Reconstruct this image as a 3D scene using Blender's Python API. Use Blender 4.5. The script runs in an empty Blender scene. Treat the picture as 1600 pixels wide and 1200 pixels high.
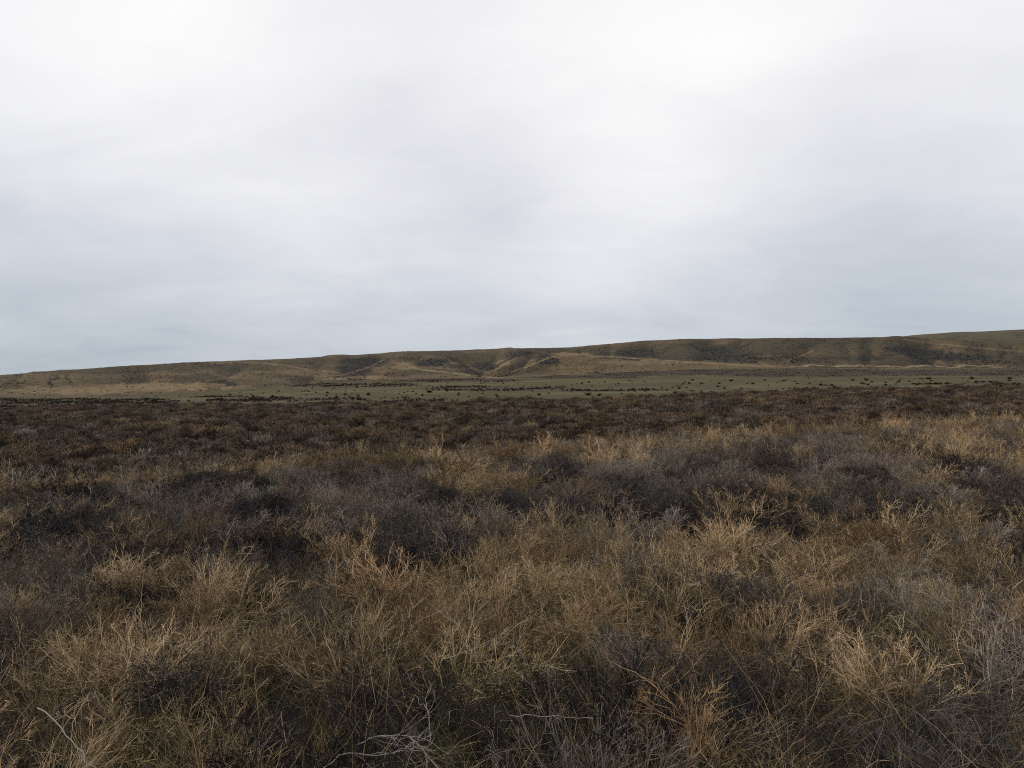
import bpy, math
import numpy as np
from mathutils import Vector

# ------------------------------------------------------------------ camera, sky, sun, exposure
scene = bpy.context.scene
col = scene.collection
F = 1081.0            # focal length in pixels of a 1600 x 1200 picture
EYE = 1.70
cam_d = bpy.data.cameras.new('camera'); cam = bpy.data.objects.new('camera', cam_d); col.objects.link(cam)
cam.location = (0, 0, EYE); cam.rotation_euler = (math.radians(90), 0, 0)
cam_d.sensor_fit = 'HORIZONTAL'; cam_d.angle = 2*math.atan(800/F); cam_d.clip_start = 0.05; cam_d.clip_end = 12000
scene.camera = cam

SUN_AZ, SUN_EL = math.radians(-98), math.radians(25)      # azimuth from +Y, negative is to the left
sun_d = bpy.data.lights.new('sun', 'SUN'); sun = bpy.data.objects.new('sun', sun_d); col.objects.link(sun)
sun_d.energy = 1.5; sun_d.angle = math.radians(11); sun_d.color = (1.0, 0.84, 0.64)
sdir = Vector((math.sin(SUN_AZ)*math.cos(SUN_EL), math.cos(SUN_AZ)*math.cos(SUN_EL), math.sin(SUN_EL)))
sun.rotation_euler = sdir.to_track_quat('Z', 'Y').to_euler()

scene.view_settings.view_transform = 'Standard'; scene.view_settings.look = 'None'
scene.view_settings.gamma = 1.0; scene.view_settings.use_curve_mapping = False
scene.view_settings.exposure = 0.0
scene.cycles.use_denoising = False
scene.cycles.max_bounces = 4; scene.cycles.diffuse_bounces = 2; scene.cycles.glossy_bounces = 1
scene.cycles.transmission_bounces = 0; scene.cycles.volume_bounces = 0
scene.cycles.use_adaptive_sampling = False
scene.cycles.pixel_filter_type = 'BLACKMAN_HARRIS'; scene.cycles.filter_width = 1.05
scene.cycles.sample_clamp_indirect = 2.0; scene.cycles.sample_clamp_direct = 4.0

class NT:
    """short hand for building node trees"""
    def __init__(s, tree): s.t = tree; tree.nodes.clear()
    def n(s, typ, **kw):
        nd = s.t.nodes.new(typ)
        for k, v in kw.items():
            if k == 'ins':
                for i, val in v.items():
                    if hasattr(val, 'is_output') or isinstance(val, bpy.types.NodeSocket): s.t.links.new(val, nd.inputs[i])
                    else: nd.inputs[i].default_value = val
            else: setattr(nd, k, v)
        return nd
    def math(s, op, a, b=0.0, c=None, clamp=False):
        ins = {0: a, 1: b}
        if c is not None: ins[2] = c
        return s.n('ShaderNodeMath', operation=op, use_clamp=clamp, ins=ins).outputs[0]
    def mix(s, f, a, b, blend='MIX'):
        nd = s.n('ShaderNodeMix', data_type='RGBA', blend_type=blend)
        for i, v in ((0, f), (6, a), (7, b)):
            if isinstance(v, bpy.types.NodeSocket): s.t.links.new(v, nd.inputs[i])
            else: nd.inputs[i].default_value = (v if i == 0 else (tuple(v) + (1,))[:4])
        return nd.outputs[2]
    def ramp(s, f, *stops):
        nd = s.n('ShaderNodeValToRGB', ins={0: f}); e = nd.color_ramp.elements
        while len(e) < len(stops): e.new(0.5)
        for el, (p, c) in zip(e, stops):
            el.position = p; el.color = (c, c, c, 1) if not hasattr(c, '__len__') else tuple(c) + (1,)
        return nd.outputs[0]
    def noise(s, vec, scale, detail=4, rough=0.55):
        return s.n('ShaderNodeTexNoise', ins={'Vector': vec, 'Scale': scale, 'Detail': detail, 'Roughness': rough}).outputs['Fac']

def pixdir(px, py):
    return Vector(((px-800)/F, 1.0, (600-py)/F)).normalized()

world = bpy.data.worlds.new('World'); scene.world = world; world.use_nodes = True
w = NT(world.node_tree)
sky = w.n('ShaderNodeTexSky', sky_type='NISHITA', sun_disc=False, sun_elevation=SUN_EL, sun_rotation=SUN_AZ, altitude=300.0)
tc = w.n('ShaderNodeTexCoord').outputs['Generated']
sep = w.n('ShaderNodeSeparateXYZ', ins={0: tc})
zc = w.math('MAXIMUM', sep.outputs[2], 0.0)
den = w.math('ADD', zc, 0.24)
plane = w.n('ShaderNodeCombineXYZ', ins={0: w.math('DIVIDE', sep.outputs[0], den), 1: w.math('MULTIPLY', w.math('DIVIDE', sep.outputs[1], den), 1.35), 2: 3.7}).outputs[0]
# broad layers of stratus seen from below
n1 = w.n('ShaderNodeTexNoise', ins={'Vector': plane, 'Scale': 0.95, 'Detail': 5, 'Roughness': 0.5, 'Distortion': 0.9}).outputs['Fac']
n2 = w.n('ShaderNodeTexNoise', ins={'Vector': plane, 'Scale': 2.7, 'Detail': 8, 'Roughness': 0.6, 'Distortion': 0.7}).outputs['Fac']
cover = w.math('ADD', w.math('MULTIPLY', w.math('SUBTRACT', n1, 0.5), 0.24), w.math('MULTIPLY', w.math('SUBTRACT', n2, 0.5), 0.13))
def spot(px, py, deg, amount):
    d = pixdir(px, py)
    dot = w.n('ShaderNodeVectorMath', operation='DOT_PRODUCT', ins={0: tc, 1: d}).outputs['Value']
    k = 1.0/(1-math.cos(math.radians(deg)))
    e = w.math('EXPONENT', w.math('MULTIPLY', w.math('SUBTRACT', dot, 1.0), k))
    return w.math('MULTIPLY', e, amount)
for a in ((1090, 90, 15, .13), (870, 430, 6, .06), (250, 60, 14, .09), (1290, 300, 8, -.10), (800, 335, 6, -.07), (80, 470, 11, -.06), (1480, 470, 10, -.08), (620, 170, 9, -.02)):
    cover = w.math('ADD', cover, spot(*a))
lum = w.math('ADD', w.ramp(zc, (0.0, 0.60), (0.10, 0.69), (0.26, 0.85), (0.5, 0.90), (1.0, 0.94)), cover)
tint = w.ramp(lum, (0.46, (0.80, 0.93, 1.09)), (0.66, (0.90, 0.96, 1.055)), (0.82, (0.978, 0.98, 1.03)), (0.98, (1.0, 1.0, 1.0)))
cloud = w.mix(1.0, tint, w.n('ShaderNodeCombineColor', ins={0: lum, 1: lum, 2: lum}).outputs[0], 'MULTIPLY')
cloud10 = w.n('ShaderNodeVectorMath', operation='SCALE', ins={0: cloud, 'Scale': 10.0}).outputs[0]
skymix = w.mix(0.94, sky.outputs[0], cloud10)
bg = w.n('ShaderNodeBackground', ins={0: skymix, 1: 0.1})
w.n('ShaderNodeOutputWorld', ins={0: bg.outputs[0]})

# ------------------------------------------------------------------ helpers
rng = np.random.default_rng(11)

def lattice(ix, iy, seed):
    h = (ix.astype(np.int64)*374761393 + iy.astype(np.int64)*668265263 + seed*144269504) & 0x7fffffff
    h = ((h ^ (h >> 13))*1274126177) & 0x7fffffff
    return ((h ^ (h >> 16)) & 0xffff)/65535.0
def vnoise(x, y, seed=0):
    x = np.asarray(x, float); y = np.asarray(y, float)
    ix = np.floor(x).astype(np.int64); iy = np.floor(y).astype(np.int64)
    fx = x-ix; fy = y-iy; fx = fx*fx*(3-2*fx); fy = fy*fy*(3-2*fy)
    a = lattice(ix, iy, seed); b = lattice(ix+1, iy, seed); c = lattice(ix, iy+1, seed); d = lattice(ix+1, iy+1, seed)
    return (a*(1-fx)+b*fx)*(1-fy) + (c*(1-fx)+d*fx)*fy
def fbm(x, y, seed=0, octv=4, gain=0.5):
    s = 0; a = 1; t = 0
    for k in range(octv):
        s = s + a*(vnoise(np.asarray(x)*2**k+17.3*k, np.asarray(y)*2**k-9.1*k, seed+k)-0.5); t += a; a *= gain
    return s/t*2
def sstep(a, b, x):
    t = np.clip((x-a)/(b-a), 0, 1); return t*t*(3-2*t)

def tag(o, label=None, cat=None, group=None, kind=None):
    if label: o['label'] = label
    if cat: o['category'] = cat
    if group: o['group'] = group
    if kind: o['kind'] = kind
    return o

def mesh_from(name, V, Fq, mat=None, attrs=None, smooth=True):
    """mesh from numpy verts and quad (or triangle) index arrays"""
    m = bpy.data.meshes.new(name)
    V = np.ascontiguousarray(V, np.float32); Fq = np.ascontiguousarray(Fq, np.int32)
    m.vertices.add(len(V)); m.vertices.foreach_set('co', V.ravel())
    k = Fq.shape[1]
    m.loops.add(Fq.size); m.loops.foreach_set('vertex_index', Fq.ravel())
    m.polygons.add(len(Fq)); m.polygons.foreach_set('loop_start', np.arange(0, Fq.size, k, dtype=np.int32))
    m.update(calc_edges=True)
    if smooth: m.polygons.foreach_set('use_smooth', np.ones(len(Fq), bool))
    for an, (typ, data) in (attrs or {}).items():
        at_ = m.attributes.new(an, typ, 'POINT')
        at_.data.foreach_set({'FLOAT': 'value', 'FLOAT_COLOR': 'color', 'FLOAT_VECTOR': 'vector', 'INT': 'value'}[typ], np.ascontiguousarray(data).ravel())
    if mat: m.materials.append(mat)
    return m
def new_obj(name, mesh, parent=None):
    o = bpy.data.objects.new(name, mesh); col.objects.link(o)
    if parent: o.parent = parent
    return o

# ------------------------------------------------------------------ terrain as a function of place
PXK = np.array([-400, 0, 200, 400, 560, 700, 800, 1000, 1200, 1400, 1600, 2000.])
def K(*v): return np.array(v, float)
CREST = K(8.9, 9.6, 10.9, 12.0, 12.9, 13.4, 13.9, 16.7, 19.6, 24.0, 29.5, 38.0)              # forward distance of the near slope's edge
Z60 = K(-4.6, -4.3, -4.1, -3.9, -3.8, -3.7, -3.6, -3.2, -2.6, -2.0, -1.5, -0.8)
def zy(py, Y): return EYE + (600-np.asarray(py, float))/F*Y
Z200 = zy(K(643, 640, 637, 635, 632, 630, 628, 624, 615, 610, 606, 600), 200)
Z420 = zy(K(635, 632, 626, 614, 603, 599, 597.5, 594, 590.5, 589, 588, 586), 420)
Z600 = zy(K(624, 622, 620, 606, 597, 591.5, 592, 580, 575, 575, 576, 578), 600)
YK = np.array([60., 200., 420., 600., 900.])
ZK = np.stack([Z60, Z200, Z420, Z600, Z600-6], 0)
def uY(x, y):
    x = np.asarray(x, float); y = np.asarray(y, float)
    r = np.hypot(x, y); az = np.clip(np.arctan2(x, y), -math.radians(52), math.radians(52))
    Y = r*np.cos(az); return 800+F*np.tan(az), Y
def smooth_px(px, vals):
    return np.interp(px, PXK, vals)*0.5 + 0.25*(np.interp(px-90, PXK, vals)+np.interp(px+90, PXK, vals))
def ground_z(x, y):
    px, Y = uY(x, y)
    yc = smooth_px(px, CREST)
    k = [smooth_px(px, ZK[i]) for i in range(5)]
    # far part: Hermite through the knots
    tang = [(k[1]-k[0])/(YK[1]-YK[0])]
    for i in range(1, 4): tang.append((k[i+1]-k[i-1])/(YK[i+1]-YK[i-1]))
    tang.append((k[4]-k[3])/(YK[4]-YK[3]))
    tang[0] = tang[0]*0.4
    zf = np.where(Y < 60, k[0], k[4])
    for i in range(4):
        h = YK[i+1]-YK[i]; t = np.clip((Y-YK[i])/h, 0, 1)
        hh = (2*t**3-3*t**2+1)*k[i] + (t**3-2*t**2+t)*h*tang[i] + (-2*t**3+3*t**2)*k[i+1] + (t**3-t**2)*h*tang[i+1]
        zf = np.where((Y >= YK[i]) & (Y < YK[i+1]), hh, zf)
    t = np.clip((Y-yc)/(60-yc), 0, 1)
    s = 1-(1-t)**2.2
    z = np.where(Y < 60, k[0]*s, zf)
    near = 1-sstep(15, 70, Y)
    z = z + near*(0.07*fbm(np.asarray(x)/1.3, np.asarray(y)/1.3, 3, 3)) + sstep(3, 30, Y)*0.10*fbm(np.asarray(x)/9, np.asarray(y)/9, 5, 3)
    z = z + sstep(60, 200, Y)*0.35*fbm(np.asarray(x)/38, np.asarray(y)/30, 8, 3)
    return z
def screen(x, y, z):
    return 800+F*np.asarray(x)/np.asarray(y), 600-F*(np.asarray(z)-EYE)/np.asarray(y)
def at(px, py, z=0.0):
    Y = (EYE-z)*F/(py-600.0); return np.array([(px-800)/F*Y, Y, z])

# ------------------------------------------------------------------ materials
def new_mat(name):
    m = bpy.data.materials.new(name); m.use_nodes = True
    return m, NT(m.node_tree)
def finish(t, colr, rough=0.9, bump=None, spec=0.25):
    p = t.n('ShaderNodeBsdfPrincipled', ins={'Base Color': colr, 'Roughness': rough, 'Specular IOR Level': spec})
    if bump is not None: t.t.links.new(bump, p.inputs['Normal'])
    t.n('ShaderNodeOutputMaterial', ins={0: p.outputs[0]})
def twig_mat(name, a, b, c, rough=0.75):
    """a dull, b common, c pale twig colour; branch to branch and plant to plant variation"""
    m, t = new_mat(name)
    br = t.n('ShaderNodeAttribute', attribute_name='branch').outputs['Fac']
    tn = t.n('ShaderNodeAttribute', attribute_name='tint', attribute_type='INSTANCER').outputs['Fac']
    f = t.math('ADD', t.math('MULTIPLY', br, 0.62), t.math('MULTIPLY', tn, 0.38), clamp=True)
    colr = t.ramp(f, (0.22, tuple(q*.70 for q in a)), (0.56, tuple(q*.95 for q in b)), (0.84, tuple(q*1.15 for q in c)))
    h = t.math('FRACT', t.math('MULTIPLY', tn, 7.31))
    hue = t.ramp(h, (0.0, (0.95, 1.0, 0.92)), (0.35, (1.0, 1.0, 1.0)), (0.8, (1.02, 0.98, 0.96)), (1.0, (1.07, 0.95, 0.90)))
    colr = t.mix(1.0, colr, hue, 'MULTIPLY')
    v = t.math('ADD', t.math('MULTIPLY', tn, 0.5), 0.68)
    colr = t.mix(1.0, colr, t.n('ShaderNodeCombineColor', ins={0: v, 1: v, 2: v}).outputs[0], 'MULTIPLY')
    d = t.n('ShaderNodeBsdfDiffuse', ins={0: colr, 1: 0.3})
    t.n('ShaderNodeOutputMaterial', ins={0: d.outputs[0]})
    return m
M_TAN = twig_mat('dry_tan_twigs', (0.115, 0.083, 0.049), (0.295, 0.214, 0.124), (0.58, 0.448, 0.29))
M_GREY = twig_mat('weathered_grey_twigs', (0.070, 0.062, 0.060), (0.16, 0.138, 0.126), (0.33, 0.28, 0.235))
M_DARK = twig_mat('blackened_twigs', (0.020, 0.020, 0.024), (0.046, 0.044, 0.051), (0.125, 0.113, 0.108))
M_BROWN = twig_mat('brown_shrub_twigs', (0.042, 0.034, 0.031), (0.092, 0.073, 0.062), (0.23, 0.18, 0.135))
M_DULL = twig_mat('dull_tan_shrub_twigs', (0.085, 0.062, 0.042), (0.19, 0.137, 0.085), (0.33, 0.25, 0.16))
M_FAR = twig_mat('dark_far_shrub_twigs', (0.016, 0.017, 0.014), (0.028, 0.028, 0.022), (0.05, 0.045, 0.034))
M_SAGE = twig_mat('grey_green_sage', (0.030, 0.033, 0.030), (0.052, 0.054, 0.048), (0.085, 0.080, 0.066))
M_PALE = twig_mat('bleached_wood', (0.19, 0.165, 0.14), (0.30, 0.265, 0.228), (0.44, 0.395, 0.345), 0.65)
M_RUST = twig_mat('orange_brown_stem', (0.20, 0.11, 0.055), (0.36, 0.21, 0.11), (0.5, 0.33, 0.19), 0.65)
M_CHAR = twig_mat('charred_stem', (0.012, 0.011, 0.012), (0.022, 0.020, 0.020), (0.05, 0.045, 0.042))
M_GRASS = twig_mat('short_grass_blades', (0.060, 0.070, 0.026), (0.135, 0.135, 0.055), (0.34, 0.28, 0.14))
M_STRAW = twig_mat('dead_stalks', (0.075, 0.058, 0.042), (0.22, 0.165, 0.10), (0.50, 0.39, 0.25))
M_LITTER = twig_mat('dead_litter', (0.045, 0.036, 0.030), (0.10, 0.078, 0.058), (0.23, 0.175, 0.11))

def ground_mat():
    m, t = new_mat('soil_and_low_growth')
    c = t.n('ShaderNodeAttribute', attribute_name='cover').outputs['Color']
    pos = t.n('ShaderNodeNewGeometry').outputs['Position']
    nf = t.noise(pos, 7.0, 6, 0.65); nm = t.noise(pos, 0.45, 5, 0.6)
    stretched = t.n('ShaderNodeMapping', ins={'Vector': pos, 'Scale': (0.10, 0.22, 0.2)}).outputs[0]
    nl = t.noise(stretched, 1.0, 6, 0.62)
    k = t.math('ADD', t.math('ADD', t.ramp(nf, (0.3, 0.28), (0.7, 0.42)), t.ramp(nm, (0.3, 0.22), (0.7, 0.42))), t.ramp(nl, (0.3, 0.22), (0.72, 0.46)))
    colr = t.mix(1.0, c, t.n('ShaderNodeCombineColor', ins={0: k, 1: k, 2: k}).outputs[0], 'MULTIPLY')
    b = t.n('ShaderNodeBump', ins={'Strength': 0.8, 'Distance': 0.06, 'Height': nf}).outputs[0]
    finish(t, colr, 0.95, b, 0.1)
    return m
def hill_mat():
    m, t = new_mat('hillside_growth')
    c = t.n('ShaderNodeAttribute', attribute_name='cover').outputs['Color']
    pos = t.n('ShaderNodeNewGeometry').outputs['Position']
    n1 = t.noise(pos, 0.16, 6, 0.7); n2 = t.noise(pos, 0.55, 4, 0.7)
    st = t.n('ShaderNodeMapping', ins={'Vector': pos, 'Rotation': (0, 0, 0.5), 'Scale': (0.02, 0.09, 0.25)}).outputs[0]
    n3 = t.noise(st, 1.0, 5, 0.6)
    k = t.math('ADD', t.math('ADD', t.ramp(n1, (0.36, 0.10), (0.64, 0.60)), t.ramp(n2, (0.36, 0.06), (0.64, 0.58))), t.ramp(n3, (0.32, 0.20), (0.7, 0.42)))
    colr = t.mix(1.0, c, t.n('ShaderNodeCombineColor', ins={0: k, 1: k, 2: k}).outputs[0], 'MULTIPLY')
    b = t.n('ShaderNodeBump', ins={'Strength': 1.0, 'Distance': 2.0, 'Height': t.math('ADD', n1, t.math('MULTIPLY', n2, 0.4))}).outputs[0]
    finish(t, colr, 0.95, b, 0.1)
    return m
M_GROUND = ground_mat(); M_HILL = hill_mat()

# ------------------------------------------------------------------ ground sheet
C_SOIL = np.array([0.050, 0.040, 0.030]); C_MOSS = np.array([0.050, 0.056, 0.024]); C_PLAIN = np.array([0.050, 0.036, 0.029])
C_GREEN = np.array([0.066, 0.060, 0.026]); C_BRUSHY = np.array([0.044, 0.033, 0.026]); C_STRAW = np.array([0.20, 0.155, 0.085])
C_STRIPE = np.array([0.045, 0.043, 0.032])
# strips of low brown brush on the green flat: (px0, px1, py centre, half height, wobble)
STRIPS = [(0, 260, 627, 4.2), (240, 640, 601.5, 2.2), (560, 800, 593.5, 2.5), (-200, 190, 636, 1.6), (330, 420, 626, 1.6), (395, 700, 625.5, 2.8), (320, 400, 621, 1.0),
          (505, 620, 604, 1.2), (680, 900, 607.5, 3.4), (860, 1080, 609.5, 1.2), (820, 1000, 588, 2.5), (940, 1700, 582, 5.5), (1170, 1330, 587, 2.0),
          (1430, 1600, 585, 2.2), (1275, 1310, 602, .8), (1435, 1475, 600.5, 1.0), (1520, 1560, 597.5, .8), (1560, 1700, 600.5, .9), (1480, 1560, 607, 1.6)]
def strip_mask(px, py):
    m = np.zeros_like(px)
    wob = 2.2*fbm(px/60, py/9, 21, 3)
    for a, b, c, h in STRIPS:
        e = sstep(a-25, a+15, px)*(1-sstep(b-15, b+25, px))
        m = np.maximum(m, e*(1-sstep(h*0.55, h*1.35, np.abs(py+wob-c))))
    return m
def boundary_py(px): return np.interp(px, PXK, 600-(Z200-EYE)/200*F)
def green_mask(px, py, x, y):
    b = boundary_py(px) + 4.5*fbm(px/55, py/7, 4, 5, .6)
    g = 1-sstep(-4.0, 3.5, py-b)
    return g
def build_ground():
    radii = np.concatenate([np.linspace(0.0, 1.2, 4)[1:], 1.2*np.exp(np.linspace(0.012, math.log(4200/1.2), 420))])
    front = np.linspace(-math.radians(56), math.radians(56), 520)
    back = np.linspace(math.radians(56), 2*math.pi-math.radians(56), 70)[1:-1]
    az = np.concatenate([front, back]); A = len(az)
    R, AZ = np.meshgrid(radii, az, indexing='ij')
    X = R*np.sin(AZ); Y = R*np.cos(AZ); Z = ground_z(X, Y)
    V = np.stack([X, Y, Z], -1).reshape(-1, 3)
    n = len(radii)
    i = np.arange(n-1)[:, None]; j = np.arange(A)[None, :]; j2 = (j+1) % A
    Q = np.stack([i*A+j, (i+1)*A+j, (i+1)*A+j2, i*A+j2], -1).reshape(-1, 4)[:, ::-1]
    px, Yf = uY(X, Y); py = 600-F*(Z-EYE)/np.maximum(Yf, .3)
    far = sstep(45, 75, Yf)
    moss = sstep(0.0, 0.35, fbm(X/1.7, Y/1.7, 31, 4))[..., None]
    near_c = C_SOIL*(1-moss)+C_MOSS*moss
    tan = sstep(0.05, 0.5, fbm(X/14, Y/9, 41, 4))[..., None]*0.35
    plain_c = C_PLAIN*(1-tan)+np.array([0.11, 0.078, 0.05])*tan
    g = green_mask(px, py, X, Y)*sstep(120, 170, Yf)
    straw = (sstep(-.1, 0.5, fbm(X/45, Y/16, 51, 5))*0.55)[..., None]
    green_c = C_GREEN*(1-straw)+C_STRAW*0.75*straw
    s = (strip_mask(px, py)*np.maximum(.45+.5*sstep(-.3, .3, fbm(X/13, Y/13, 44, 4)), .95*(py < 596)))[..., None]
    green_c = green_c*(1-s)+C_BRUSHY*s
    mot = (.75*sstep(.02, .34, fbm(px/75, py/3.0, 46, 5, .6)))[..., None]; green_c = green_c*(1-mot)+np.array([0.058, 0.047, 0.030])*mot
    far_c = plain_c*(1-g[..., None])+green_c*g[..., None]
    Cc = near_c*(1-far[..., None])+far_c*far[..., None]
    Cc = np.concatenate([Cc, np.ones(Cc.shape[:2]+(1,))], -1).reshape(-1, 4)
    me = mesh_from('ground', V, Q, M_GROUND, {'cover': ('FLOAT_COLOR', Cc.astype(np.float32))})
    return tag(new_obj('ground', me), 'dark soil and low green growth running out to the hill', kind='structure')
ground = build_ground()

# ------------------------------------------------------------------ hills
SKX = K(-900, -400, 0, 80, 200, 400, 560, 640, 720, 800, 900, 960, 1000, 1080, 1200, 1400, 1450, 1520, 1600, 1800, 2500)
SKY = K(640, 610, 588, 579.5, 571.5, 562, 556, 549.5, 547, 545.5, 542.5, 538, 534, 530.5, 528.5, 526.5, 527.5, 533, 540, 543, 548)
YF, YC = 590.0, 1100.0
GUL = [  # gullies down the face: px at the top, px at the foot, half width, depth, top end and foot end of s
    (705, 772, 26, 10, .95, .10), (880, 800, 24, 11, .95, .12), (600, 555, 36, 7, .9, .12), (520, 470, 22, 4, .75, .05), (400, 335, 22, 5, .6, .0),
    (250, 210, 40, 2.5, .9, .2), (110, 75, 10, 3, .75, .3), (1010, 990, 30, 7, .95, .3), (1110, 1090, 22, 7, .95, .25), (1160, 1200, 22, 5, .9, .3),
    (1290, 1240, 26, 4, .95, .2), (1420, 1470, 44, 10, .8, .12), (1520, 1560, 30, 5, .8, .15), (-150, -200, 50, 5, .9, .1), (1750, 1720, 50, 7, .9, .1), (2050, 2000, 60, 8, .9, .1)]
_rr = np.random.default_rng(77)
for _ in range(34):
    p_ = _rr.uniform(-300, 1900); GUL.append((p_, p_+_rr.uniform(-35, 25), _rr.uniform(7, 16), _rr.uniform(1.2, 3.2), _rr.uniform(.7, .97), _rr.uniform(.05, .5)))
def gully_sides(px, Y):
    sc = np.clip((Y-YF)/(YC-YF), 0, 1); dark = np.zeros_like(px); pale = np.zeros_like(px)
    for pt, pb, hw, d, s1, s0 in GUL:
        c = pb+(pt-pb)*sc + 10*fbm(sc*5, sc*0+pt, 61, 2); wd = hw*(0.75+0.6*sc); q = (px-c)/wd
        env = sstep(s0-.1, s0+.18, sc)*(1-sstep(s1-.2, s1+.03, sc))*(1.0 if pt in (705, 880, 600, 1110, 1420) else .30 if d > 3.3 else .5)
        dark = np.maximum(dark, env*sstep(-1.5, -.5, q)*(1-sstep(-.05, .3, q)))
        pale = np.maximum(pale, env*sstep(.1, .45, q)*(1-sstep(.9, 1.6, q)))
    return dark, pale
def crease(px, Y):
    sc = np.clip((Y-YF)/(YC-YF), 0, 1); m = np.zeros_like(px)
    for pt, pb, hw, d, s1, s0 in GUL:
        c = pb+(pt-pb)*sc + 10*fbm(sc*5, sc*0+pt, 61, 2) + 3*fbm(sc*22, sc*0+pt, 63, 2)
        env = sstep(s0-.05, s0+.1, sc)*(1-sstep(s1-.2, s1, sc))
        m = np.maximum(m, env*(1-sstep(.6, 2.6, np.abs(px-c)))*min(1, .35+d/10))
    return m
def hill_z(px, Y):
    x = (px-800)/F*Y
    sk = np.interp(px, SKX, SKY)*.5+.25*(np.interp(px-18, SKX, SKY)+np.interp(px+18, SKX, SKY))
    zf = ground_z((px-800)/F*YF, np.full_like(px, YF))
    zc_ = EYE+(600-sk)/F*YC
    s = (Y-YF)/(YC-YF)
    sc = np.clip(s, 0, 1)
    prof = 0.62*np.sin(sc*math.pi/2)**1.15 + 0.38*sc**1.1
    z = zf+(zc_-zf)*prof
    for pt, pb, hw, d, s1, s0 in GUL:
        c = pb+(pt-pb)*sc + 10*fbm(sc*5, sc*0+pt, 61, 2)
        wd = hw*(0.75+0.6*sc)
        env = sstep(s0-.1, s0+.18, sc)*(1-sstep(s1-.25, s1+.03, sc))
        z = z - 1.7*d*env*np.exp(-np.abs((px-c)/wd)**1.5)
    # the low front spur that runs down to the right
    top = np.interp(px, [760, 830, 900, 960, 1050, 1180, 1300, 1600], [575, 553, 556.5, 561, 567, 573.5, 577, 590])
    zt = EYE+(600-top)/F*700
    d = (Y-700)/np.where(Y < 700, 70.0, 55.0)
    amp = sstep(770, 850, px)*(1-sstep(1180, 1330, px))
    spur = zf+(zt-zf)*np.clip(1-np.abs(d)**1.7, -1, 1)
    zb = z-amp*5.5*np.exp(-((Y-780)/70)**2)
    k = 1.2; hsm = np.clip(.5+.5*(spur-zb)/k, 0, 1)
    zs = zb*(1-hsm)+spur*hsm+k*hsm*(1-hsm)
    z = z*(1-amp)+zs*amp
    relief = sstep(0.02, .25, sc)*(1-sstep(.8, 1.0, sc)*.8)
    z = z+relief*(7.0*fbm(x/85, Y/120, 71, 4)+1.8*fbm(x/18, Y/18, 75, 3)) + sstep(.0, .1, sc)*0.22*fbm(x/7, Y/7, 77, 3)
    z = np.where(s > 1, zc_-(s-1)**1.3*70+0.25*fbm(x/9, Y/9, 78, 3), z)
    return np.where(Y <= YF+.01, zf-1.5, z)
BLOBS = [ # patches of growth on the face: px, py, rx, ry, colour key, strength
    (240, 577, 120, 6, 'olive', .8), (330, 570, 90, 4, 'sage', .35), (395, 574, 40, 4, 'olive', .8), (570, 566, 45, 9, 'sage', .9), (555, 577, 28, 7, 'sage', .6), (676, 566, 28, 7, 'sage', 1), (640, 561, 50, 5, 'brown', .6),
    (745, 560, 38, 12, 'olive', 1), (716, 553, 40, 5, 'olive', .8), (757, 573, 18, 8, 'sage', 1), (720, 573, 26, 4, 'sage', .7), (815, 553, 26, 6, 'sage', .7), (853, 565, 21, 8, 'sage', 1), (806, 579, 44, 5, 'brown', .8), (780, 585, 30, 4, 'brown', .6),
    (905, 549, 40, 4, 'olive', .9), (1000, 550, 37, 10, 'sage', .85), (960, 544, 50, 4, 'olive', .8), (1066, 549, 30, 11, 'olive', .9), (1122, 552, 28, 14, 'sage', .95), (1190, 562, 100, 6, 'sage', .8), (1060, 540, 90, 5, 'olive', .7), (1190, 545, 40, 10, 'olive', .8),
    (1300, 538, 150, 9, 'olive', .6), (1440, 550, 42, 8, 'sage', 1), (1490, 559, 58, 7, 'sage', 1), (1360, 559, 26, 4, 'sage', .7), (1400, 546, 26, 4, 'sage', .8), (1540, 566, 50, 4, 'brown', .7), (1250, 564, 70, 5, 'brown', .6), (350, 600, 26, 4, 'sage', 1),
    (75, 598, 6, 5, 'sage', .9), (10, 600, 40, 6, 'brown', .5), (480, 590, 60, 4, 'brown', .4), (600, 584, 60, 4, 'brown', .5), (250, 590, 60, 4, 'brown', .35), (940, 583, 22, 2.0, 'sage', .8),
    (270, 604, 120, 6, 'straw', .75), (120, 610, 120, 6, 'straw', .6), (550, 591, 60, 3, 'straw', .7), (470, 582, 40, 4, 'straw', .5), (633, 573, 18, 6, 'straw', .6), (790, 568, 13, 6, 'straw', .9), (1390, 572, 210, 1.3, 'straw', 1), (890, 555, 40, 3, 'straw', .45), (1010, 566, 90, 3, 'straw', .45)]
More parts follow.
